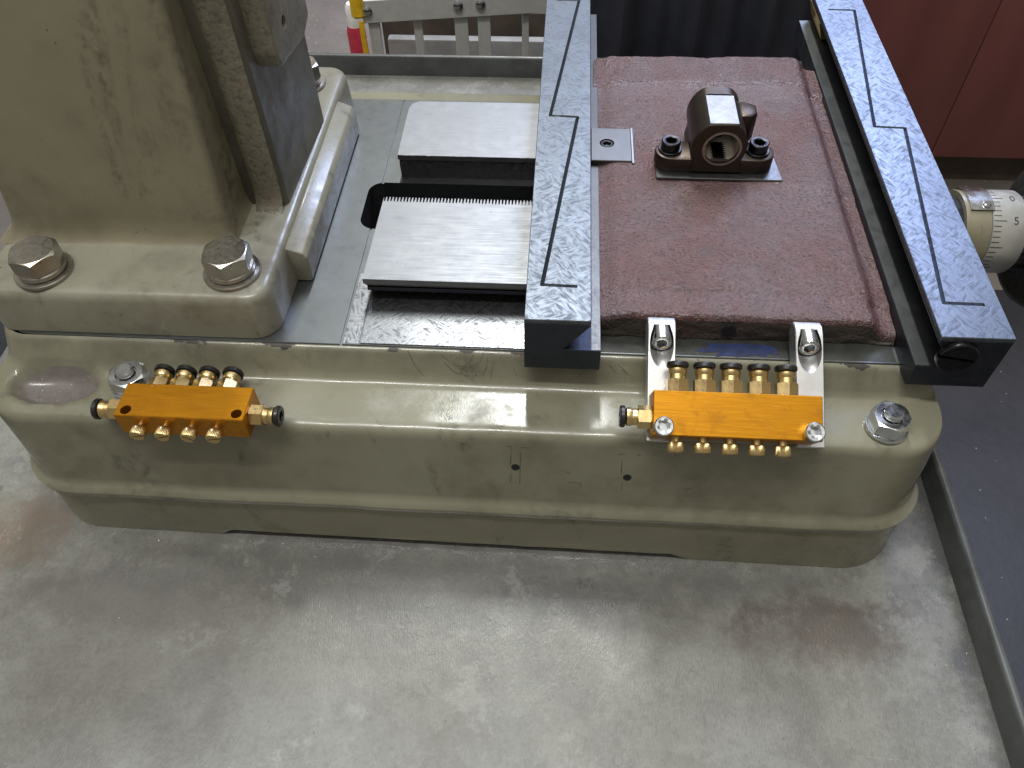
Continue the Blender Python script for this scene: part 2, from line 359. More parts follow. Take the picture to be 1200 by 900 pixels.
def lathe(prof, n=24, bm=None, cap=True, M4=None):
    bm = bm or bmesh.new(); rings = []
    for r, z in prof:
        rings.append([bm.verts.new((M4 @ Vector((r*math.cos(2*math.pi*i/n), r*math.sin(2*math.pi*i/n), z))) if M4 else (r*math.cos(2*math.pi*i/n), r*math.sin(2*math.pi*i/n), z)) for i in range(n)])
    for a, b in zip(rings, rings[1:]):
        for i in range(n): bm.faces.new((a[i], a[(i+1) % n], b[(i+1) % n], b[i]))
    if cap: bm.faces.new(rings[0][::-1]); bm.faces.new(rings[-1])
    return bm
def hexr(th, af): # radius of a hexagon of half-width af at angle th
    a = (th + math.pi/6) % (math.pi/3) - math.pi/6
    return af/math.cos(a)
def hexbody(af, h, top=True, bot=False, bore=0, bored=0, bm=None, n=48, z0=0):
    """hexagonal nut or head standing on z0, with the rounded chamfer of a real one"""
    bm = bm or bmesh.new(); th = [2*math.pi*i/n for i in range(n)]; k = 0.55
    def ring(f): return [bm.verts.new((f(a)[0]*math.cos(a), f(a)[0]*math.sin(a), z0+f(a)[1])) for a in th]
    rs = []
    rin = af*0.97
    if bot: rs.append(ring(lambda a: (rin, 0))); rs.append(ring(lambda a: (hexr(a, af), max(0, hexr(a, af)-rin)*k)))
    else: rs.append(ring(lambda a: (hexr(a, af), 0)))
    if top: rs.append(ring(lambda a: (hexr(a, af), h - max(0, hexr(a, af)-rin)*k))); rs.append(ring(lambda a: (rin, h)))
    else: rs.append(ring(lambda a: (hexr(a, af), h)))
    if bore: rs.append(ring(lambda a: (bore, h))); rs.append(ring(lambda a: (bore*0.92, h-bored)))
    for a, b in zip(rs, rs[1:]):
        for i in range(n): bm.faces.new((a[i], a[(i+1) % n], b[(i+1) % n], b[i]))
    bm.faces.new(rs[0][::-1]); bm.faces.new(rs[-1])
    return bm
def cut(bm, cutters):
    """boolean difference, done on throw-away objects"""
    def tmp(b):
        me = bpy.data.meshes.new('tmp'); bmesh.ops.recalc_face_normals(b, faces=b.faces); b.to_mesh(me); b.free()
        o = bpy.data.objects.new('tmp', me); COL.objects.link(o); return o
    o = tmp(bm)
    for c in cutters:
        co = tmp(c); m = o.modifiers.new('b', 'BOOLEAN'); m.operation = 'DIFFERENCE'; m.solver = 'EXACT'; m.object = co
        dg = bpy.context.evaluated_depsgraph_get(); dg.update()
        me = bpy.data.meshes.new_from_object(o.evaluated_get(dg))
        o.modifiers.clear(); o.data = me
        bpy.data.objects.remove(co)
    r = bmesh.new(); r.from_mesh(o.data); bpy.data.objects.remove(o)
    return r
def rotY_to(axis):  # rotation taking +Z to the given axis
    return Vector((0, 0, 1)).rotation_difference(Vector(axis)).to_matrix()
def strip(p, q, wid, z0, z1):   # V-shaped cutter in plan from p to q, for oil grooves; z0 bottom, z1 top
    p, q = Vector(p), Vector(q); d = (q-p).normalized(); nn = Vector((-d.y, d.x)); e = d*wid*0.30
    bm = bmesh.new(); zs = z1 - 2; k = (z1-z0)/(zs-z0)*wid/2
    vs = []
    for c in (p-e, q+e):
        vs.append([bm.verts.new((*(c+nn*k), z1)), bm.verts.new((*(c-nn*k), z1)), bm.verts.new((*c, z0))])
    a, b = vs
    bm.faces.new(a); bm.faces.new(b[::-1])
    for m in range(3): bm.faces.new((a[m], b[m], b[(m+1) % 3], a[(m+1) % 3]))
    return bm
def sphere_noise(v, f, seed=0): return noise.noise(Vector((v.x*f+seed, v.y*f+seed*1.7, v.z*f-seed)))

# ------------------------------------------------------------------ floor and what stands behind
FZ = -560.0
o = bm_obj('floor', box(-2500, 2600, -900, 4200, FZ-40, FZ), 'concrete'); o['kind'] = 'structure'
bm = box(240, 1500, -700, 1010, FZ+0.5, FZ+8, 2)
o = bm_obj('dark_floor_sheet', bm, 'mat'); o['kind'] = 'structure'  # dark sheet over the right part of the floor

# ------------------------------------------------------------------ chip tray
XL, XR, YB, YF = -372.0, 218.4, 692.0, -170.0
tray = empty('chip_tray', (0, 250, 0), 'grey painted sheet metal chip tray with raised lips under the khaki machine base', 'tray')
bm = bmesh.new(); nx, ny = 90, 130
vs = [[bm.verts.new((XL+(XR-XL)*i/nx, YF+(YB-YF)*j/ny, 0.5*noise.noise(Vector((i*0.05, j*0.05, 0))) - 0.4)) for i in range(nx+1)] for j in range(ny+1)]
for j in range(ny):
    for i in range(nx): bm.faces.new((vs[j][i], vs[j][i+1], vs[j+1][i+1], vs[j+1][i]))
bm_obj('tray_floor', bm, 'tray', tray)
def lip(ax_, pos, a, b, sgn):
    h, th, rr = 17.0, 2.2, 2.4
    out = [(0.9*sgn*0, -1.5)]
    pr = [(0, -1.5), (0, h-1)]
    for k in range(9):
        an = math.pi - math.pi*k/8
        pr.append((rr + rr*math.cos(an) , h + rr*math.sin(an)))
    pr += [(2*rr, h-3), (th, h-4), (th, -1.5)]
    pts = [(pos+sgn*p[0], p[1]) for p in pr]
    return prism(pts, a, b, ax_)
bm_obj('tray_lip', lip('y', XR, YF, YB, 1), 'lip', tray)
bm_obj('tray_lip', lip('y', XL, YF, YB, -1), 'lip', tray)
bm_obj('tray_lip', lip('x', YB, XL-2, XR+2, 1), 'lip', tray)
bm_obj('stand_body', box(XL+40, XR-30, 30, YB-40, FZ, -6, 4), 'green_col', tray)

# ------------------------------------------------------------------ machine base casting
base = empty('mill_base', (-45, 369, 0), 'khaki green cast iron machine base with rounded shoulder standing on the grey tray', 'machine base')
NC, NFR, NBK, NSD = 14, 190, 60, 60
def ring_pts(xl, xr, yf, yb, r):
    pts = []
    def corner(cx, cy, a0):
        for k in range(NC):
            a = a0 + math.pi/2*(k+0.5)/NC; pts.append((cx + r*math.cos(a), cy + r*math.sin(a)))
    for k in range(NFR): pts.append((xl+r+(xr-xl-2*r)*k/(NFR-1), yf))
    corner(xr-r, yf+r, -math.pi/2)
    for k in range(NSD): pts.append((xr, yf+r+(yb-yf-2*r)*k/(NSD-1)))
    corner(xr-r, yb-r, 0)
    for k in range(NBK): pts.append((xr-r-(xr-xl-2*r)*k/(NBK-1), yb))
    corner(xl+r, yb-r, math.pi/2)
    for k in range(NSD): pts.append((xl, yb-r-(yb-yf-2*r)*k/(NSD-1)))
    corner(xl+r, yf+r, math.pi)
    return pts
key = [  # z, xl, xr, yf, r
 (0.0, -285, 193.0, 206.3, 34), (34.0, -285.5, 192.5, 207.4, 33), (36.5, -287, 193.8, 206.0, 33), (38.5, -287.8, 194.4, 206.2, 33),
 (40.5, -287.2, 193.2, 208.6, 35), (43.0, -286.8, 192.0, 210.4, 34), (81.0, -286.4, 189.4, 217.6, 24), (84.6, -286.2, 189.2, 218.4, 23),
 (87.0, -286.2, 189.0, 219.6, 22), (88.2, -286, 188.9, 221.6, 21), (88.7, -286, 188.9, 224.0, 20), (89.2, -286, 188.9, 234.0, 18),
 (89.6, -286, 188.9, 243.4, 16), (90.0, -286, 188.9, 246.0, 16), (91.2, -286, 188.9, 248.4, 16), (94.0, -286, 189.0, 250.4, 16),
 (102.4, -286, 189.6, 255.6, 16), (104.0, -285, 189.4, 256.8, 16), (104.4, -284, 188.6, 258.4, 15)]
rings = []
for (a, b) in zip(key, key[1:]):
    L = math.hypot(b[0]-a[0], b[3]-a[3]); n = max(1, int(L/1.8))
    for k in range(n): rings.append(tuple(a[i]+(b[i]-a[i])*k/n for i in range(5)))
rings.append(key[-1])
bm = bmesh.new(); prev = None
for (z, xl, xr, yf, r) in rings:
    row = []
    for (x, y) in ring_pts(xl, xr, yf, 738-yf, r):
        zz = z
        if z < 10 and -182 < x < 78:                        # cast relief under the front edge of the foot
            e = min(1, (x+182)/6, (78-x)/10); g = (4.6 + 0.5*noise.noise(Vector((x*0.05, 0, 0))))*e
            zz = g + z*(10-g)/10
        d = math.hypot((x+253)/23.5, (y-239.5)/13.0)          # oil cup cast into the shoulder
        if 87 < z < 93 and d < 1:
            zz -= 9.0*(1-d**3.5)**0.65
        if y < 300: y -= 3.6*max(0, min(1, (x+273)/434))*max(0, 1 - z/80)
        v = Vector((x, y, zz))
        amp = 0.35 if z > 44 else 0.55
        n = Vector((x - max(-240, min(150, x)), y - max(250, min(488, y)), 0))
        if n.length > 0: n.normalize()
        if z < 103 and z > 1:
            v += n*amp*(sphere_noise(v, 0.022, 3) + 0.5*sphere_noise(v, 0.07, 9))
            if 84 < z < 96: v.z += 0.35*sphere_noise(v, 0.05, 5)
        row.append(bm.verts.new(v))
    if prev:
        N = len(row)
        for i in range(N): bm.faces.new((prev[i], prev[(i+1) % N], row[(i+1) % N], row[i]))
    prev = row
body_bm = bm.copy(); bmesh.ops.recalc_face_normals(body_bm, faces=body_bm.faces); body_bm.normal_update()
BASE_BVH = BVHTree.FromBMesh(body_bm)
bm_obj('base_body', bm, 'green', base, angle=60)
def on_base(px, py):
    r = Vector(ray(px, py)).normalized(); h = BASE_BVH.ray_cast(Vector((0, 0, CAMH)), r)
    return h[0], h[1]
# machined way plate with the lead screw slot
def rrect(x0, x1, y0, y1, r, n=8):
    p = []
    for cx, cy, a0 in ((x1-r, y0+r, -90), (x1-r, y1-r, 0), (x0+r, y1-r, 90), (x0+r, y0+r, 180)):
        for k in range(n+1):
            a = math.radians(a0 + 90*k/n); p.append((cx+r*math.cos(a), cy+r*math.sin(a)))
    return p
plate = prism(rrect(-281.5, 188, 258.6, 479.4, 15), 96, 105, 'z', 0.4, 1)
slot = prism(rrect(-113.5, 160, 346.8, 389.4, 9), 80, 120)
groove = box(-106.6, -105.4, 250, 500, 104.2, 110)
bm_obj('way_plate', cut(plate, [slot, groove]), 'way', base)
# wall of the slot below the plate, and the lead screw lying in it
bm = prism(rrect(-116, 163, 344, 392, 10), 60, 95.9)
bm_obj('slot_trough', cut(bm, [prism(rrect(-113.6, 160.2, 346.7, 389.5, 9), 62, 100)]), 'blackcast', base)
# scraped flat way in front of the dovetail
bm_obj('scraped_way', box(-96.5, 19, 259.4, 299, 105.05, 105.6, 0.2, 1), 'scrape_b', base)
bm_obj('scratched_band', box(-105.2, -97.0, 259.4, 310, 104.7, 105.12, 0.1, 1), 'scratch', base)
# front dovetail, comb-like tool marks along its rear edge
zig = []
X0, X1 = -98.0, -13.8; nt = 46
for k in range(nt):
    xa = X1 + (X0-X1)*k/nt; xb = X1 + (X0-X1)*(k+0.55)/nt
    dd = random.uniform(-0.3, 0.3); zig += [(xa, 355.4), (xa-0.3, 351.6+dd), (xb, 351.6+dd), (xb-0.25, 355.4+dd)]
front = [(X0, 289.2), (X1, 289.2)] + zig + [(X0+0.4, 353)]
bm_obj('dovetail_way', prism(front, 117.6, 121.0, 'z'), 'ground', base, smooth=False)
bm_obj('dovetail_flank', prism([(289.4, 117.6), (298.0, 105.7), (351.0, 105.7), (351.0, 117.6)], X0+0.6, X1, 'x'), 'redside', base, smooth=False)
bm_obj('flank_shadow', box(X0+0.8, X1, 291.5, 295, 110.6, 113.0, 0.3, 1), 'darksteel', base)  # dark bar standing in for the shadow under the dovetail lip
# rear dovetail with a rough black inner face
bm_obj('dovetail_way', prism([(-96.0 + (X1+96.0)*k/60, 394.7 + 0.45*noise.noise(Vector((k*0.4, 3, 0)))) for k in range(61)] + [ (X1, 452.2), (-90.5, 452.2), (-94.6, 449.4), (-96.2, 444.0)], 117.8, 121.0, 'z'), 'ground', base, smooth=False)
bm = bmesh.new(); nx, nz = 70, 14; g = []
for j in range(nz+1):
    g.append([bm.verts.new((-95.4 + (X1+95.4)*i/nx, 394.9 + 0.8*noise.noise(Vector((i*0.35, j*0.5, 2))) + (0.0 if j else 0.4), 117.7 - 55*j/nz)) for i in range(nx+1)])
for j in range(nz):
    for i in range(nx): bm.faces.new((g[j][i], g[j][i+1], g[j+1][i+1], g[j+1][i]))
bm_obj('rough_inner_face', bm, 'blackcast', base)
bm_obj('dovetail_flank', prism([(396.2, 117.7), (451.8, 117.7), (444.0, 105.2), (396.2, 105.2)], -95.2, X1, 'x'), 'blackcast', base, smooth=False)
# grey guard leaf in the slot
bm_obj('slot_guard', prism([(-42, 372), (X1, 369), (X1, 381), (-20, 381)], 99, 100.2), 'greysteel', base, smooth=False)
# two tapped holes and pencil marks on the front wall
def disc_on_base(name, px, py, r, mat):
    c, n = on_base(px, py)
    if n.y > 0: n = -n
    R = rotY_to(n); bm = lathe([(r, -2.0), (r, 0.12), (r*0.55, 0.12)], 20)
    for v in bm.verts: v.co = R @ v.co + c
    bm_obj(name, bm, mat, base)
disc_on_base('tapped_hole', 604, 547.5, 2.1, 'hole'); disc_on_base('tapped_hole', 735, 559.5, 2.1, 'hole')
def drawn(name, pts, wid, mat, lift=0.10):
    bm = bmesh.new(); prevp = None; pl = []
    for (a, b) in zip(pts, pts[1:]):
        n = max(2, int(math.hypot(b[0]-a[0], b[1]-a[1])/3))
        for k in range(n): pl.append((a[0]+(b[0]-a[0])*k/n, a[1]+(b[1]-a[1])*k/n))
    pl.append(pts[-1]); cs = [on_base(*p) for p in pl]
    cs = [c for c in cs if c[0] is not None]
    for i, (c, n) in enumerate(cs):
        if n.dot(Vector((0, 0, CAMH)) - c) < 0: n = -n
        a = cs[max(0, i-1)][0]; b = cs[min(len(cs)-1, i+1)][0]
        s = (b-a).cross(n)
        if s.length < 1e-6: continue
        s = s.normalized()*wid/2*(0.6+0.8*random.random()); q = c + n*lift
        r = (bm.verts.new(q-s), bm.verts.new(q+s))
        if prevp: bm.faces.new((prevp[0], prevp[1], r[1], r[0]))
        prevp = r
    if len(bm.faces): bm_obj(name, bm, mat, base)
    else: bm.free()
for pts in ([(593, 523), (599, 523), (600, 528)], [(610, 524), (621, 525)], [(599, 530), (598, 545)], [(610, 530), (609, 567)], [(599, 556), (598, 565)],
            [(667, 565), (681, 566), (680, 570)], [(664, 554), (668, 554)], [(724, 532), (732, 532)], [(746, 533), (751, 533)], [(729, 540), (728, 556)],
            [(729, 565), (728, 575)], [(801, 574), (811, 572)]):
    drawn('pencil_mark', pts, 0.30, 'pencil')
for pts in ([(478, 411), (486, 428), (496, 440)], [(516, 415), (530, 427), (548, 431), (560, 425)], [(556, 412), (551, 424), (540, 434)], [(568, 411), (563, 424), (552, 436)],
            [(579, 424), (576, 434), (575, 443)], [(601, 428), (606, 441)], [(520, 424), (532, 436), (548, 441)], [(572, 418), (570, 430), (566, 440)],
            [(714, 428), (722, 437)], [(724, 427), (736, 439)]):
    drawn('paint_crack', pts, 0.24, 'pencil')

# ------------------------------------------------------------------ fasteners (shared meshes)
ME = {}
ME['hexhead16'] = local_mesh('hex_head', hexbody(10.4, 9.4, True, True), 'bolt', True, 20)
ME['washer16'] = local_mesh('washer', lathe([(6, 0), (13.6, 0), (14, 0.4), (14, 1.8), (13.6, 2.2), (6, 2.2)], 40, cap=False), 'bolt')
ME['spring16'] = local_mesh('spring_washer', lathe([(6, 0), (11.2, 0), (11.6, 0.4), (11.6, 2.6), (11.2, 3), (6, 3)], 36, cap=False), 'bolt')
ME['nut10'] = local_mesh('nut', hexbody(8.2, 8.0, True, True, 5.2, 1.4), 'zinc', True, 20)
ME['washer10'] = local_mesh('washer', lathe([(4, 0), (9.8, 0), (10.1, 0.3), (10.1, 1.5), (9.8, 1.8), (4, 1.8)], 36, cap=False), 'zinc')
ME['stud10'] = local_mesh('stud', lathe([(4.4, 0), (4.4, 1.2), (4.0, 1.5), (4.4, 1.8), (4.4, 3.0), (3.6, 3.8)], 24), 'zinc')
def capscrew(r, h, sock, mat, name):
    bm = bmesh.new(); n = 36; th = [2*math.pi*i/n for i in range(n)]
    def ring(f, z): return [bm.verts.new((f(a)*math.cos(a), f(a)*math.sin(a), z)) for a in th]
    c = lambda v: (lambda a: v)
    rs = [ring(c(r), 0), ring(c(r), h-0.5), ring(c(r-0.5), h), ring(c(sock*1.22), h), ring(lambda a: hexr(a, sock), h-0.3), ring(lambda a: hexr(a, sock), h-r*0.9)]
    for a, b in zip(rs, rs[1:]):
        for i in range(n): bm.faces.new((a[i], a[(i+1) % n], b[(i+1) % n], b[i]))
    bm.faces.new(rs[0][::-1]); bm.faces.new(rs[-1])
    return local_mesh(name, bm, mat)
ME['cap_black'] = capscrew(5.3, 5.0, 2.8, 'blackox', 'cap_screw')
ME['cap_zinc5'] = capscrew(4.4, 5.0, 2.1, 'zinc', 'cap_screw')
ME['cap_zinc6'] = capscrew(4.9, 8.5, 2.5, 'zinc', 'cap_screw')
ME['washer6b'] = local_mesh('washer', lathe([(3, 0), (6.4, 0), (6.6, 0.3), (6.6, 1.1), (6.3, 1.4), (3, 1.4)], 28, cap=False), 'blackox')
def hex_bolt(parent, x, y, z, a):
    w_ = place('hex_bolt', ME['hexhead16'], parent, (x, y, z+5.0), Matrix.Rotation(a, 3, 'Z'))
    place('washer', ME['washer16'], w_, (0, 0, -5.0), None, True); place('spring_washer', ME['spring16'], w_, (0, 0, -2.6), None, True)
def base_nut(x, y, z, a):
    w_ = place('hold_down_nut', ME['nut10'], base, (x, y, z+1.8), Matrix.Rotation(a, 3, 'Z'))
    place('washer', ME['washer10'], w_, (0, 0, -1.8), None, True); place('stud', ME['stud10'], w_, (0, 0, 7.3), None, True)
base_nut(-211.5, 239.5, 89.7, 0.3); base_nut(160.0, 232.0, 89.2, 0.15)

# ------------------------------------------------------------------ column
colm = empty('mill_column', (-215, 369, 105.2), 'khaki green cast column with bolted foot standing on the machine base', 'machine column')
NFRs, NCs = 60, 12
def loft(keys, N=(40, 12, 30, 40, 30), amp=0.0, seed=0, cap=True):
    global NFR, NC, NSD, NBK
    sv = (NFR, NC, NSD, NBK); NFR, NC, NSD, NBK = N[0], N[1], N[2], N[3]
    bm = bmesh.new(); prev = None
    for k in keys:
        z, xl, xr, yf, yb, r = k; row = []
        for (x, y) in ring_pts(xl, xr, yf, yb, r):
            v = Vector((x, y, z))
            if amp and k is not keys[0]:
                n = Vector((x-(xl+xr)/2, y-(yf+yb)/2, 0)).normalized(); v += n*amp*sphere_noise(v, 0.03, seed)
            row.append(bm.verts.new(v))
        if prev:
            for i in range(len(row)): bm.faces.new((prev[i], prev[(i+1) % len(row)], row[(i+1) % len(row)], row[i]))
        prev = row
    if cap: bm.faces.new(prev)
    NFR, NC, NSD, NBK = sv
    return bm
foot = [(105.3, -287, -138.0, 260.2, 478.4, 13), (108, -287, -138.1, 260.3, 478.4, 13), (116, -286.7, -138.5, 260.9, 478, 13), (125.4, -286.3, -139.1, 261.8, 477, 12.5), (127.4, -286, -139.5, 262.2, 476.6, 12),
        (129.0, -285.2, -140.3, 263.0, 475.8, 11), (130.2, -284, -141.5, 264.4, 474.6, 10), (130.8, -282.2, -143.4, 266.4, 472.6, 9), (131.0, -280, -146, 269, 470, 8), (131.6, -268, -158, 290, 449, 5), (131.7, -262, -164, 297, 443, 4)]
bm_obj('foot', loft(foot, amp=0.4), 'green_foot', colm, angle=60)
sh = []
for k in range(20):
    z = 131 + k*17.0; f = (z-131)/115.0
    fl = 9.0*math.exp(-(z-131)/5.0)
    sh.append((z, -279 - fl + 3*f, -165.5 + fl*0.5 - 0.5*f, 301.5 - fl + 15.5*f, 440 + fl - 12*f, 4))
sh = [(131.0 + q, -279 - 9*math.exp(-q/4), -165.5 + 3*math.exp(-q/3), 301.5 - 5*math.exp(-q/3) + 15.5*q/115, 440 + 8*math.exp(-q/4), 4) for q in (0, 1, 2, 3.5, 5, 7, 10, 14)] + [s for s in sh if s[0] > 147]
bm_obj('shaft', loft(sh, amp=0.7, seed=4), 'green_col', colm, angle=60)
# slideway slab on the working side and its rough cast front edge
bm = bmesh.new(); nz = 60
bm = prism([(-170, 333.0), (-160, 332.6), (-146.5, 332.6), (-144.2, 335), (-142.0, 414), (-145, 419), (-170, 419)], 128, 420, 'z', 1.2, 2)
bm_obj('slide_slab', bm, 'green_shade', colm)
bm = bmesh.new(); g = []
for j in range(121):
    z = 130.5 + j*2.2; row = []
    for i in range(13):
        x = -160.2 + 14.4*i/12; e = min(1, i/1.5, (12-i)/1.5)
        row.append(bm.verts.new((x, 332.4 - 0.9*e - (0.12 + 0.5*max(0, (i-6)/6))*noise.noise(Vector((x*0.5, z*0.45, 1))) + (6*math.exp(-(z-131)/4))*-1, z)))
    g.append(row)
for j in range(120):
    for i in range(12): bm.faces.new((g[j][i], g[j][i+1], g[j+1][i+1], g[j+1][i]))
bm_obj('rough_edge_strip', bm, 'green_rough', colm)
# lug with two holes high on the slab
lug = prism([(343, 210), (347, 202), (388, 196), (402, 201), (402, 266), (343, 266)], -150, -133.0, 'x', 2.2, 3)
holes = []
for (y, z) in ((362, 217), (386, 221)):
    c = lathe([(3.1, -12), (3.1, 12)], 20, M4=Matrix.Translation((-131, y, z)) @ rotY_to((1, 0, 0)).to_4x4()); holes.append(c)
bm_obj('lug', cut(lug, holes), 'green_rough', colm)
# clamp bar along the foot
bm = prism([(-143, 105.4), (-130.2, 105.4), (-129.2, 107), (-129.4, 121.5), (-131.2, 124.6), (-139, 127.6), (-143, 127.6)], 302.5, 440, 'y', 0.9, 3)
bm_obj('clamp_bar', bm, 'green_foot', colm)
hex_bolt(colm, -254.0, 277.0, 130.9, 0.35); hex_bolt(colm, -159.5, 280.5, 130.9, 0.12); hex_bolt(colm, -163.0, 452.0, 130.9, 0.5)

# ------------------------------------------------------------------ saddle
sad = empty('saddle', (95, 409, 105.6), 'saddle with red primed rough floor between two scraped steel rails on the base', 'machine saddle')
xs = [20 + 1.5*i for i in range(int(132/1.5))] + [152 + 1.0*i for i in range(16)]
ys = [271.6 + q for q in (0, 0.4, 1, 1.8, 2.8, 4.2, 6)] + [280 + 1.5*i for i in range(int(222/1.5))] + [502.6, 504, 505.2, 506]
def zfloor(x, y):
    z = 122.0
    st = lambda v, a, w_: 1/(1+math.exp(-(v-a)/w_))
    z += 2.2*st(y, 475.5, 0.45) - 1.8*(1-st(y, 289, 0.5)) + 0.9*st(y, 372.5, 0.5)*st(x, 108, 2)
    z -= 9.0*st(x, 156.5, 1.6)
    z -= 2.6*(1-st(x, 28, 1.4))
    d = max(0, 275 - y); z -= 3.4 - math.sqrt(max(0, 3.4**2 - d**2)) if d < 3.4 else 3.4
    z += 0.35*noise.noise(Vector((x*0.12, y*0.12, 0))) + 0.25*noise.noise(Vector((x*0.5, y*0.5, 3)))
    return z
bm = bmesh.new(); g = []
for j, y in enumerate(ys):
    row = []
    for x in xs:
        yy = y
        if y > 500: yy = y + 1.6*noise.noise(Vector((x*0.06, 0, 5))) + 0.8*noise.noise(Vector((x*0.3, 0, 8)))
        if y < 276: yy = y + 0.5*noise.noise(Vector((x*0.12, 0, 6)))
        row.append(bm.verts.new((x, yy, zfloor(x, y))))
    g.append(row)
for j in range(len(ys)-1):
    for i in range(len(xs)-1): bm.faces.new((g[j][i], g[j][i+1], g[j+1][i+1], g[j+1][i]))
bm_obj('saddle_floor', bm, 'red', sad, angle=60)
bm = bmesh.new(); g = []
for j in range(13):
    f = j/12; row = []
    for i in range(101):
        x = 20 + 147*i/100; zt = zfloor(x, 271.6) + 0.3
        y = 271.7 + 0.5*noise.noise(Vector((x*0.12, 0, 6))) + (0.8*noise.noise(Vector((x*0.1, f*2.5, 1))))*min(1, f*4) - 1.0*f
        row.append(bm.verts.new((x, y, zt + (105.7-zt)*f)))
    g.append(row)
for j in range(12):
    for i in range(100): bm.faces.new((g[j][i], g[j][i+1], g[j+1][i+1], g[j+1][i]))
bm_obj('saddle_front_face', bm, 'redside', sad, angle=60)
bm_obj('saddle_underside', box(20.5, 166.5, 276, 504, 105.7, 107, 0), 'redside', sad)
# tapped hole and a patch of marking blue on the front
bm = lathe([(3.4, -3), (3.4, 0.3), (2.0, 0.3)], 24, M4=Matrix.Translation((86, 270.6, 111.5)) @ rotY_to((0, -1, 0.1)).to_4x4())
bm_obj('tapped_hole', bm, 'hole', sad)
YR0, YR1 = 247.2, 572.0
def rail(pts, grv, name, topmat, xa, xb, zt):
    pts = [(x, z - 2.3 if abs(z-zt) < 0.01 else z) for x, z in pts]
    bm = prism(pts, YR0, YR1, 'y', 0.25, 1)
    bm_obj('rail_body', bm, 'darksteel', sad, angle=20)
    top = prism([(xa, YR0), (xb, YR0), (xb, YR1), (xa, YR1)], zt-2.28, zt+0.12, 'z', 0.3, 1)
    cuts = [strip(p, q, 1.9, zt-1.8, zt+2) for p, q in zip(grv, grv[1:])]
    bm_obj('rail_top', cut(top, cuts), topmat, sad, angle=20)
GZ = 139.5
rail([(-13.5, 105.9), (22.7, 105.9), (22.5, 119.6), (4.8, 119.9), (16.8, 136.0), (16.8, GZ), (-13.5, GZ)],
     [(-6, 551), (9, 551), (-6.6, 410), (9.2, 409), (-6.2, 269.8), (9.8, 269.4)], 'rail', 'scrape_m', -13.5, 16.8, GZ)
GR = 137.2
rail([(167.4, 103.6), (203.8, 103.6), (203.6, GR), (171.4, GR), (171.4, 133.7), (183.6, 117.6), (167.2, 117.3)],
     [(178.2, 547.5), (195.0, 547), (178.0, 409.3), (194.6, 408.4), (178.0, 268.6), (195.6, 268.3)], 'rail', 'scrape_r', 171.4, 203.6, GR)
bm_obj('flange_face', box(17.8, 22.4, YR0+0.4, YR1-0.4, 119.0, 119.8, 0.1, 1), 'flange', sad)
bm_obj('flange_face', box(167.4, 182.0, YR0+0.4, YR1-0.4, 116.8, 117.6, 0.1, 1), 'way', sad)
# gib screw in the end of the right rail, gib strip end at the far side
gs = lathe([(9.0, 0), (9.0, 2.0), (8.4, 2.6)], 40)
gs = cut(gs, [box(-12, 12, -0.8, 0.8, 1.2, 6)])
R = rotY_to((0, -1, 0)) @ Matrix.Rotation(math.radians(-10), 3, 'Z')
for v in gs.verts: v.co = R @ v.co + Vector((182.0, 247.0, 126.0))
bm_obj('gib_screw', gs, 'blackox', sad)
bm_obj('gib_strip', prism([(176.0, 120.2), (180.5, 120.2), (174.5, 133), (172.0, 131)], 540, 577, 'y', 0.3, 1), 'brass', sad)
for (x, z) in ((-8.7, 113.0), (196.8, 109.2)):
    bm_obj('dowel_hole', lathe([(1.5, -2), (1.5, 0.15), (0.8, 0.15)], 16, M4=Matrix.Translation((x, YR0, z)) @ rotY_to((0, -1, 0)).to_4x4()), 'hole', sad)
bm_obj('oil_hole', lathe([(1.7, -1), (1.7, 0.3), (1.0, 0.3)], 16, M4=Matrix.Translation((-2.6, 409.8, GZ-0.35))), 'hole', sad)
# stop tab screwed to the left rail
tab = prism([(18, 391.5), (41.6, 391.5), (41.6, 423.8), (18, 423.8)], 120.0, 123.0, 'z', 0.3, 1)
tab = cut(tab, [lathe([(4.6, 121), (3.9, 126)], 28, M4=Matrix.Translation((27.4, 408.5, 0)))])
tb = bm_obj('stop_tab', tab, 'greysteel', sad)
bm_obj('edge_strip', box(41.4, 43.0, 389, 424.2, 117.5, 123.4, 0.3, 1), 'ground', tb)
place('cap_screw', capscrew(3.9, 1.8, 2.0, 'blackox', 'cap_screw'), tb, (27.4, 408.5, 120.9))

# ------------------------------------------------------------------ lead screw nut
nut = empty('lead_screw_nut', (88, 388, 122.5), 'brown cast lead screw nut with threaded bore bolted on the red saddle floor', 'lead screw nut')
bm_obj('shim_plate', prism([(54.5, 375.5), (124.6, 375.2), (122.5, 401), (113.5, 409.5), (60, 409), (54.4, 390)], 122.2, 124.0, 'z', 0.3, 1), 'greysteel', nut)
def stadium(x0, x1, y0, y1, n=12):
    r = (y1-y0)/2; p = []
    for k in range(n+1): a = -math.pi/2 + math.pi*k/n; p.append((x1-r+r*math.cos(a), y0+r+r*math.sin(a)))
    for k in range(n+1): a = math.pi/2 + math.pi*k/n; p.append((x0+r+r*math.cos(a), y0+r+r*math.sin(a)))
    return p
bm_obj('flange', prism(stadium(53.5, 120.0, 380.5, 398.5), 124.0, 132.6, 'z', 1.0, 2), 'cast_iron', nut)
cs = []
for k in range(25):
    a = math.radians(-30 + 240*k/24); x = 87.0 + 15.0*math.cos(a); z = 141.0 + 16.4*math.sin(a); cs.append((x, min(z, 155.6)))
cs += [(72.6, 125.0), (101.4, 125.0)]
boss = prism(cs, 379.6, 417.0, 'y', 0.5, 1)
bore = lathe([(9.6, -20), (9.6, 36)], 48, M4=Matrix.Translation((88.4, 379, 140.4)) @ rotY_to((0, 1, 0)).to_4x4())
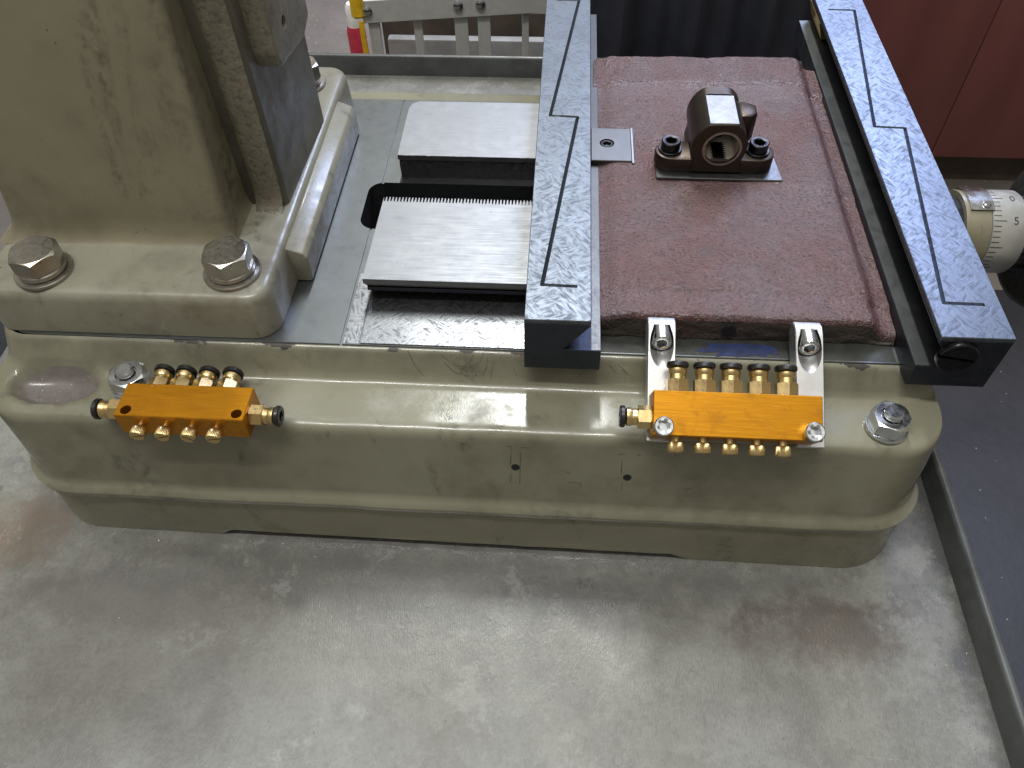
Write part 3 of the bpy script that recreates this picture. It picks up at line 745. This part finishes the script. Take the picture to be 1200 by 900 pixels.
bcs = [bore, box(80, 110, 408.0, 409.4, 151.5, 170), prism([(97, 408.2), (110, 396), (111, 397.2), (98, 409.4)], 151.5, 170)]
bm_obj('boss', cut(boss, bcs), 'cast_iron', nut, angle=30)
bm_obj('boss_top_flat', box(79.4, 95.0, 380.2, 407.6, 155.0, 155.9, 0.2, 1), 'flat', nut)
bm_obj('clamp_ear', prism([(99, 396), (105, 396.5), (108.6, 400), (108.6, 408), (104, 411), (99, 411)], 133, 150.5, 'z', 1.5, 2), 'cast_iron', nut)
pr = []
for k in range(17): pr += [(9.5, k*2.0), (8.3, k*2.0+1.0)]
th = lathe(pr, 40, cap=False, M4=Matrix.Translation((88.4, 381.5, 140.4)) @ rotY_to((0, 1, 0)).to_4x4())
bm_obj('thread', th, 'bolt', nut)
bm_obj('bore_dark_disc', lathe([(9.5, 0), (9.5, 0.5)], 32, M4=Matrix.Translation((88.4, 404, 140.4)) @ rotY_to((0, 1, 0)).to_4x4()), 'hole', nut)  # black disc added so the bore stays dark inside
bm_obj('bore_rim', lathe([(9.4, 0), (10.6, 0), (10.7, 0.5), (9.4, 0.5)], 40, cap=False, M4=Matrix.Translation((88.4, 379.9, 140.4)) @ rotY_to((0, -1, 0)).to_4x4()), 'bolt', nut)
for x in (61.8, 110.6):
    c = place('cap_screw', ME['cap_black'], nut, (x, 389.4, 134.0), Matrix.Rotation(x, 3, 'Z')); place('washer', ME['washer6b'], c, (0, 0, -1.4), None, True)

# ------------------------------------------------------------------ oil distributors
def fitting_meshes(k=1.0):
    a = local_mesh('push_fitting', lathe([(2.6, 8.6), (3.9, 8.6), (4.3, 9.3), (4.3, 11.2), (3.4, 11.8), (3.4, 12.6), (2.6, 12.6)], 24,
        bm=hexbody(4.7, 6.4, True, True, bm=lathe([(3.9, 6.2), (3.9, 8.8)], 24))), 'brass')
    b = local_mesh('collar', lathe([(3.0, 0), (4.7, 0), (5.1, 0.5), (5.1, 1.9), (4.6, 2.5), (2.6, 2.5), (2.3, 0.6)], 28, cap=False), 'black')
    c = local_mesh('inner_bore', lathe([(2.9, 0), (2.9, 1.0)], 18), 'hole')
    return a, b, c
FA, FB, FC = fitting_meshes()
def metering():
    bm = bmesh.new(); n = 72; th = [2*math.pi*i/n for i in range(n)]
    kn = lambda i, r: r*(1.0 if i % 2 else 0.94)
    rs = []
    for r, z, kk in ((2.0, 0, 0), (2.0, 2.0, 0), (3.3, 2.2, 1), (3.6, 2.7, 1), (3.6, 6.4, 1), (3.2, 6.9, 0)):
        rs.append([bm.verts.new(((kn(i, r) if kk else r)*math.cos(a), (kn(i, r) if kk else r)*math.sin(a), z)) for i, a in enumerate(th)])
    for a, b in zip(rs, rs[1:]):
        for i in range(n): bm.faces.new((a[i], a[(i+1) % n], b[(i+1) % n], b[i]))
    bm.faces.new(rs[0][::-1]); bm.faces.new(rs[-1])
    bm = cut(bm, [box(-5, 5, -0.4, 0.4, 6.1, 9)])
    return local_mesh('metering_screw', bm, 'brass')
FM = metering()
def fitting(parent, loc, R):
    f = place('push_fitting', FA, parent, loc, R, True); place('collar', FB, f, (0, 0, 11.9), None, True); place('inner_bore', FC, f, (0, 0, 12.0), None, True)
def distributor(label, loc, rot, L, W, H, ports, meters, sides, holes):
    """local axes: x along the block, y from metering side to outlet side, z out of the broad face; origin at the centre of the back face"""
    e = empty('oil_distributor', loc, label, 'oil distributor', 'gold oil distributors')
    e.rotation_euler = rot.to_euler(); ORG[e] = Vector((0, 0, 0))
    b = box(-L/2, L/2, -W/2, W/2, 0, H, 0.35, 1)
    if holes: b = cut(b, [lathe([(2.6, -5), (2.6, 40)], 24, M4=Matrix.Translation((x, y, 0))) for x, y in holes])
    bm_obj('block', b, 'gold', e, angle=25)
    for x in ports: fitting(e, (x, W/2, H*0.52), rotY_to((0, 1, 0)))
    for x in meters: place('metering_screw', FM, e, (x, -W/2, H*0.52), rotY_to((0, -1, 0)) @ Matrix.Rotation(random.uniform(-0.6, 0.6), 3, 'Z'), True)
    for s in sides: fitting(e, (s*L/2, -1.5, H*0.5), rotY_to((s, 0, 0)))
    return e
d1 = distributor('gold oil distributor with four outlets lying loose on the base shoulder beside the oil cup',
    (-173.3, 219.4, 91.0), Matrix.Identity(3), 62.0, 19.6, 14.0, [-19.4, -8.3, 3.3, 15.3], [-19.6, -7.6, 4.8, 16.8], (-1, 1), [(-26, -6.4), (27, -6.2)])
TA = math.radians(30)
nv = Vector((0, -math.sin(TA), math.cos(TA))); uv = Vector((0, math.cos(TA), math.sin(TA)))
PB = Vector((45, 216.2, 95.0))
Rt = Matrix(((1, 0, 0), (0, math.cos(TA), -math.sin(TA)), (0, math.sin(TA), math.cos(TA))))
cen = Vector((83.6, 0, 0)) + Vector((0, PB.y, PB.z)) + uv*10.2
d2 = distributor('gold oil distributor with five outlets screwed to aluminium brackets on the saddle',
    tuple(cen), Rt, 75.0, 20.4, 15.5, [-25.8, -13.5, -1.4, 11.2, 23.6], [-26.2, -14.0, -1.9, 10.2, 21.8], (-1,), None)
for x, y in ((-33.2, -6.6), (32.6, -6.6)): place('cap_screw', ME['cap_zinc5'], d2, (x, y, 15.55), Matrix.Rotation(x, 3, 'Z'), True)
# aluminium brackets
def bracket(x0, x1, label):
    e = empty('mounting_bracket', ((x0+x1)/2, 245, 100), label, 'bracket', 'aluminium brackets on the saddle front')
    q = lambda s, h: (PB.y + uv.y*s + nv.y*h, PB.z + uv.z*s + nv.z*h)
    prof = [q(-1.5, -0.05), q(52, -0.05), (265.6, 121.9), (269.6, 120.6), (269.6, 112.6), q(-1.5, -5.2)]
    b = prism(prof, x0, x1, 'x', 0.4, 1)
    xm = (x0+x1)/2
    cutc = lathe([(5.7, 0), (5.7, 60)], 36, M4=Matrix.Translation((xm, 264.0, 117.4)) @ rotY_to((0, -1, 0.0)).to_4x4())
    bm_obj('plate', cut(b, [cutc]), 'alu', e, angle=25)
    place('cap_screw', ME['cap_zinc6'], e, (xm, 263.9, 117.4), rotY_to((0, -1, -0.03)))
bracket(45.0, 58.2, 'milled aluminium bracket at the inlet end of the five outlet distributor')
bracket(114.2, 127.2, 'milled aluminium bracket at the blind end of the five outlet distributor')
# smear of marking blue on the base way in front of the saddle
bm = bmesh.new(); ring = []
for k in range(40):
    a = 2*math.pi*k/40; r = 1 + 0.6*noise.noise(Vector((math.cos(a)*2.6, math.sin(a)*2.6, 4)))
    ring.append(bm.verts.new((93 + 17*r*math.cos(a), 264.0 + 4.2*r*math.sin(a) + 0.1*(r-1)*20*math.sin(3*a), 105.2)))
bm.faces.new(ring); bm_obj('marking_blue_smear', bm, 'blue', base)
bm_obj('front_way_strip', box(23.5, 166, 259.6, 274, 104.6, 105.08, 0.1, 1), 'wayfront', base)

# ------------------------------------------------------------------ handwheel with graduated dial
HC = Vector((0, 364, 101))
hw = empty('handwheel', (236, HC.y, HC.z), 'black handwheel with matt chrome graduated dial beyond the right saddle rail', 'handwheel')
RX = rotY_to((1, 0, 0)).to_4x4()
def xl(prof, n=48, cap=True): return lathe(prof, n, cap=cap, M4=Matrix.Translation((0, HC.y, HC.z)) @ RX)
bm_obj('bearing_boss', xl([(19.5, 190), (19.5, 224), (18.5, 226)]), 'greysteel', hw)
bm_obj('index_ring', xl([(18, 220), (22.4, 220), (22.6, 221), (22.6, 233.2), (18, 233.2)]), 'green_col', hw)
dl = bm_obj('dial', xl([(18, 233.5), (22.6, 233.5), (23.0, 233.9), (23.0, 251), (22.2, 252.2), (16, 252.2)]), 'dial', hw)
tickm = [local_mesh('graduation', box(0, l, -0.22, 0.22, 0, 0.12), 'ink') for l in (4.0, 6.5)]
for k in range(50):
    a = 2*math.pi*k/50; R3 = Matrix.Rotation(a, 3, 'X')
    place('graduation', tickm[1 if k % 5 == 0 else 0], dl, Vector((234.0, HC.y, HC.z)) + R3 @ Vector((0, 0, 22.96)), R3)
def numeral(txt, a):
    cu = bpy.data.curves.new('t', 'FONT'); cu.body = txt; cu.size = 6.0*S; cu.align_x = 'CENTER'; cu.align_y = 'CENTER'; cu.extrude = 0.06*S
    to = bpy.data.objects.new('t', cu); COL.objects.link(to); dg = bpy.context.evaluated_depsgraph_get()
    me = bpy.data.meshes.new_from_object(to.evaluated_get(dg)); bpy.data.objects.remove(to)
    me.materials.clear(); me.materials.append(M['ink'])
    R3 = Matrix.Rotation(a, 3, 'X')
    place('numeral', me, dl, Vector((245.6, HC.y, HC.z)) + R3 @ Vector((0, 0, 23.02)), R3)
numeral('5', math.radians(36)); numeral('0', 0.0)
ip = bmesh.new()                          # chrome index plate curved round the ring, one screw
rows = []
for k in range(13):
    a = math.radians(-40 + 62*k/12); rows.append([Vector((xx, HC.y - rr_*math.sin(a), HC.z + rr_*math.cos(a))) for xx, rr_ in ((222, 22.7), (222, 23.7), (234.5, 23.7), (234.5, 23.0))])
vr = [[ip.verts.new(p) for p in r] for r in rows]
for a, b in zip(vr, vr[1:]):
    for i in range(3): ip.faces.new((a[i], a[i+1], b[i+1], b[i]))
ipo = bm_obj('index_plate', ip, 'zinc', hw)
a = math.radians(14)
place('screw', local_mesh('screw', lathe([(2.2, 0), (2.0, 0.8), (1.2, 1.4)], 20), 'zinc'), ipo, Vector((230.5, HC.y - 23.7*math.sin(a), HC.z + 23.7*math.cos(a))), Matrix.Rotation(a, 3, 'X'))
bm = bmesh.new(); n = 60
rs = []
for xx, r in ((252.3, 17), (253.5, 20), (261, 20), (262.5, 17)):
    rs.append([bm.verts.new((xx, HC.y + r*(1 if i % 2 else 0.94)*math.cos(2*math.pi*i/n), HC.z + r*(1 if i % 2 else 0.94)*math.sin(2*math.pi*i/n))) for i in range(n)])
for a_, b_ in zip(rs, rs[1:]):
    for i in range(n): bm.faces.new((a_[i], a_[(i+1) % n], b_[(i+1) % n], b_[i]))
bm.faces.new(rs[0]); bm.faces.new(rs[-1])
bm_obj('knurled_ring', bm, 'blackox', hw)
bm_obj('rim', xl([(20, 263), (36, 266), (41, 268.5), (43.5, 273), (43.5, 281), (41, 285), (36, 287)], 64), 'black', hw)
bm_obj('hub', xl([(17, 262.6), (18, 263), (18, 292), (12, 296)]), 'black', hw)
# ------------------------------------------------------------------ background things
def G(px, py, z): return P(px, py, z)
# aluminium ladder frame behind the tray
A = P(424, 28, -10); B = P(637, 15, -10)
lad = empty('aluminium_ladder', tuple((A+B)/2), 'folded aluminium ladder with riveted rail and yellow end cap behind the tray', 'ladder')
dx = (B-A).normalized(); dn = Vector((-dx.y, dx.x, 0))
def lbox(s0, s1, d0, d1, z0, z1, bev=0.6):
    b = box(s0, s1, d0, d1, z0, z1, bev, 1)
    for v in b.verts: v.co = Vector((A.x, A.y, 0)) + dx*v.co.x + dn*v.co.y + Vector((0, 0, v.co.z))
    return b
LL = (B-A).length
bm_obj('top_rail', lbox(2, LL+120, 0, 24, -10, 14), 'alu_old', lad)
sp_px = [(431, 444, 0), (484, 494, 1), (533, 549, 0), (561, 576, 0), (615.5, 623, 1), (655, 670, 0)]
for x0, x1, nrw in sp_px:
    s0 = (P(x0, 28, -10)-A).dot(dx); s1 = (P(x1, 27, -10)-A).dot(dx)
    bm_obj('rung', lbox(s0, s1, 3 + 2*nrw, 16, FZ+8, -10.5), 'alu_old', lad)
bm_obj('bottom_rail', lbox(2, LL+120, 0, 24, FZ+1, FZ+26), 'alu_old', lad)
rv = local_mesh('rivet', lathe([(5.5, 0), (5.2, 1.6), (3.0, 3.0)], 18), 'zinc')
for px in (430, 538, 565):
    s = (P(px, 20, 2)-A).dot(dx); place('rivet', rv, lad, Vector((A.x, A.y, 0)) + dx*s + Vector((0, 0, 3.0)) - dn*0.05, rotY_to(-dn))
bm_obj('end_cap', lbox(-9, 5, -4, 28, -4, 40, 3), 'yellow', lad)
bm_obj('strap', lbox(-3, 2.5, -3, -0.8, -330, -6, 0.3), 'yellow', lad)
# red and white can
c = P(416, 50, -70); can = empty('spray_can', (c.x, c.y+14, FZ+0.5), 'slim red and white can standing beside the ladder', 'can')
Mt = Matrix.Translation((c.x, c.y+14, 0))
bm_obj('body', lathe([(11, FZ+0.5), (11, -62), (9, -56)], 28, M4=Mt), 'redcan', can)
bm_obj('cap', lathe([(8.6, -56), (8.4, -34), (6, -30)], 28, M4=Mt), 'white', can)
# boxes seen through the ladder, and a white sheet behind it
q = P(530, 48, -90); yg, yb_, yw = q.y+40, q.y+300, q.y+340
o = bm_obj('grey_box', box(A.x*1.06, B.x+190, yg, yg+14, FZ+0.5, atY(530, 47, yg).z, 3), 'greybox'); o['label'] = 'plain grey box behind the rungs of the ladder'; o['category'] = 'box'
o = bm_obj('brown_board', box(A.x*1.37, B.x+250, yb_, yb_+18, FZ+0.5, atY(530, 14, yb_).z, 2), 'brownbox'); o['label'] = 'dark brown board standing behind the grey box'; o['category'] = 'board'
o = bm_obj('white_board', box(A.x*1.40, B.x+250, yw, yw+15, FZ+0.5, atY(530, -25, yw).z, 2), 'white'); o['label'] = 'white board standing behind the brown board and ladder'; o['category'] = 'board'
# dark cloth hanging behind the saddle
bm = bmesh.new(); g = []
for j in range(2):
    for i in range(61):
        x = 22 + 230*i/60; y = 735 + 7*math.sin(x*0.09) + 5*math.sin(x*0.19+1) + 12*j
        g.append((x, y))
f = g[:61]; bk = g[61:][::-1]
bm = prism([p for p in f + bk], FZ+1, 190, 'z')
o = bm_obj('dark_curtain', bm, 'navy'); o['label'] = 'near black navy cloth hanging in folds behind the red saddle'; o['category'] = 'cloth'
# red brown cabinet on the right
q = P(1150, 222, FZ)
cab = empty('cabinet', (q.x+100, q.y, FZ), 'red brown panelled cabinet standing behind the right saddle rail', 'cabinet')
x0 = 330; seam = 0
xs_ = [x0, atY(1140, 70, q.y+6).x, x0+1100]
for a_, b_ in zip(xs_, xs_[1:]): bm_obj('door', box(a_+0.5, b_-0.5, q.y, q.y+22, FZ+70, 320, 2), 'redpanel', cab)
bm_obj('carcass', box(x0, x0+1100, q.y+22.5, q.y+300, FZ+60, 320, 2), 'redpanel', cab)
bm_obj('plinth', box(x0, x0+1100, q.y+30, q.y+290, FZ+0.5, FZ+60), 'brownbox', cab)

# ------------------------------------------------------------------ swarf and dust
bm = bmesh.new()
def fleck(x, y, z, s):
    a = random.uniform(0, 6.28); l = s*random.uniform(0.5, 1.6); wd = s*random.uniform(0.25, 0.6)
    u = Vector((math.cos(a), math.sin(a), random.uniform(-0.25, 0.25))); vv = Vector((-math.sin(a), math.cos(a), random.uniform(-0.25, 0.25)))
    c = Vector((x, y, z+0.35*s))
    p = [c-u*l, c+vv*wd, c+u*l, c-vv*wd, c+Vector((0, 0, 0.3*s))]
    vs = [bm.verts.new(k) for k in p]
    for i in range(4): bm.faces.new((vs[i], vs[(i+1) % 4], vs[4]))
for k in range(260):
    x = random.uniform(-330, 214); y = random.uniform(20, 202)
    if random.random() < 0.45: x = 214 - abs(random.gauss(0, 16)); y = random.uniform(60, 260)
    fleck(x, y, 0, random.uniform(0.18, 0.5))
for k in range(110):
    fleck(random.uniform(-275, 100), 203 - abs(random.gauss(0, 5)), 0, random.uniform(0.2, 0.6))
for k in range(40):
    a = random.uniform(0, 6.28); r = math.sqrt(random.random())*0.75
    fleck(-254 + 24*r*math.cos(a), 241 + 14*r*math.sin(a), 82.5 + 5*r*r, random.uniform(0.2, 0.45))
o = bm_obj('swarf', bm, 'alu', smooth=False); o['kind'] = 'stuff'; o['label'] = 'tiny bright metal chips scattered over the tray and oil cup'; o['category'] = 'swarf'
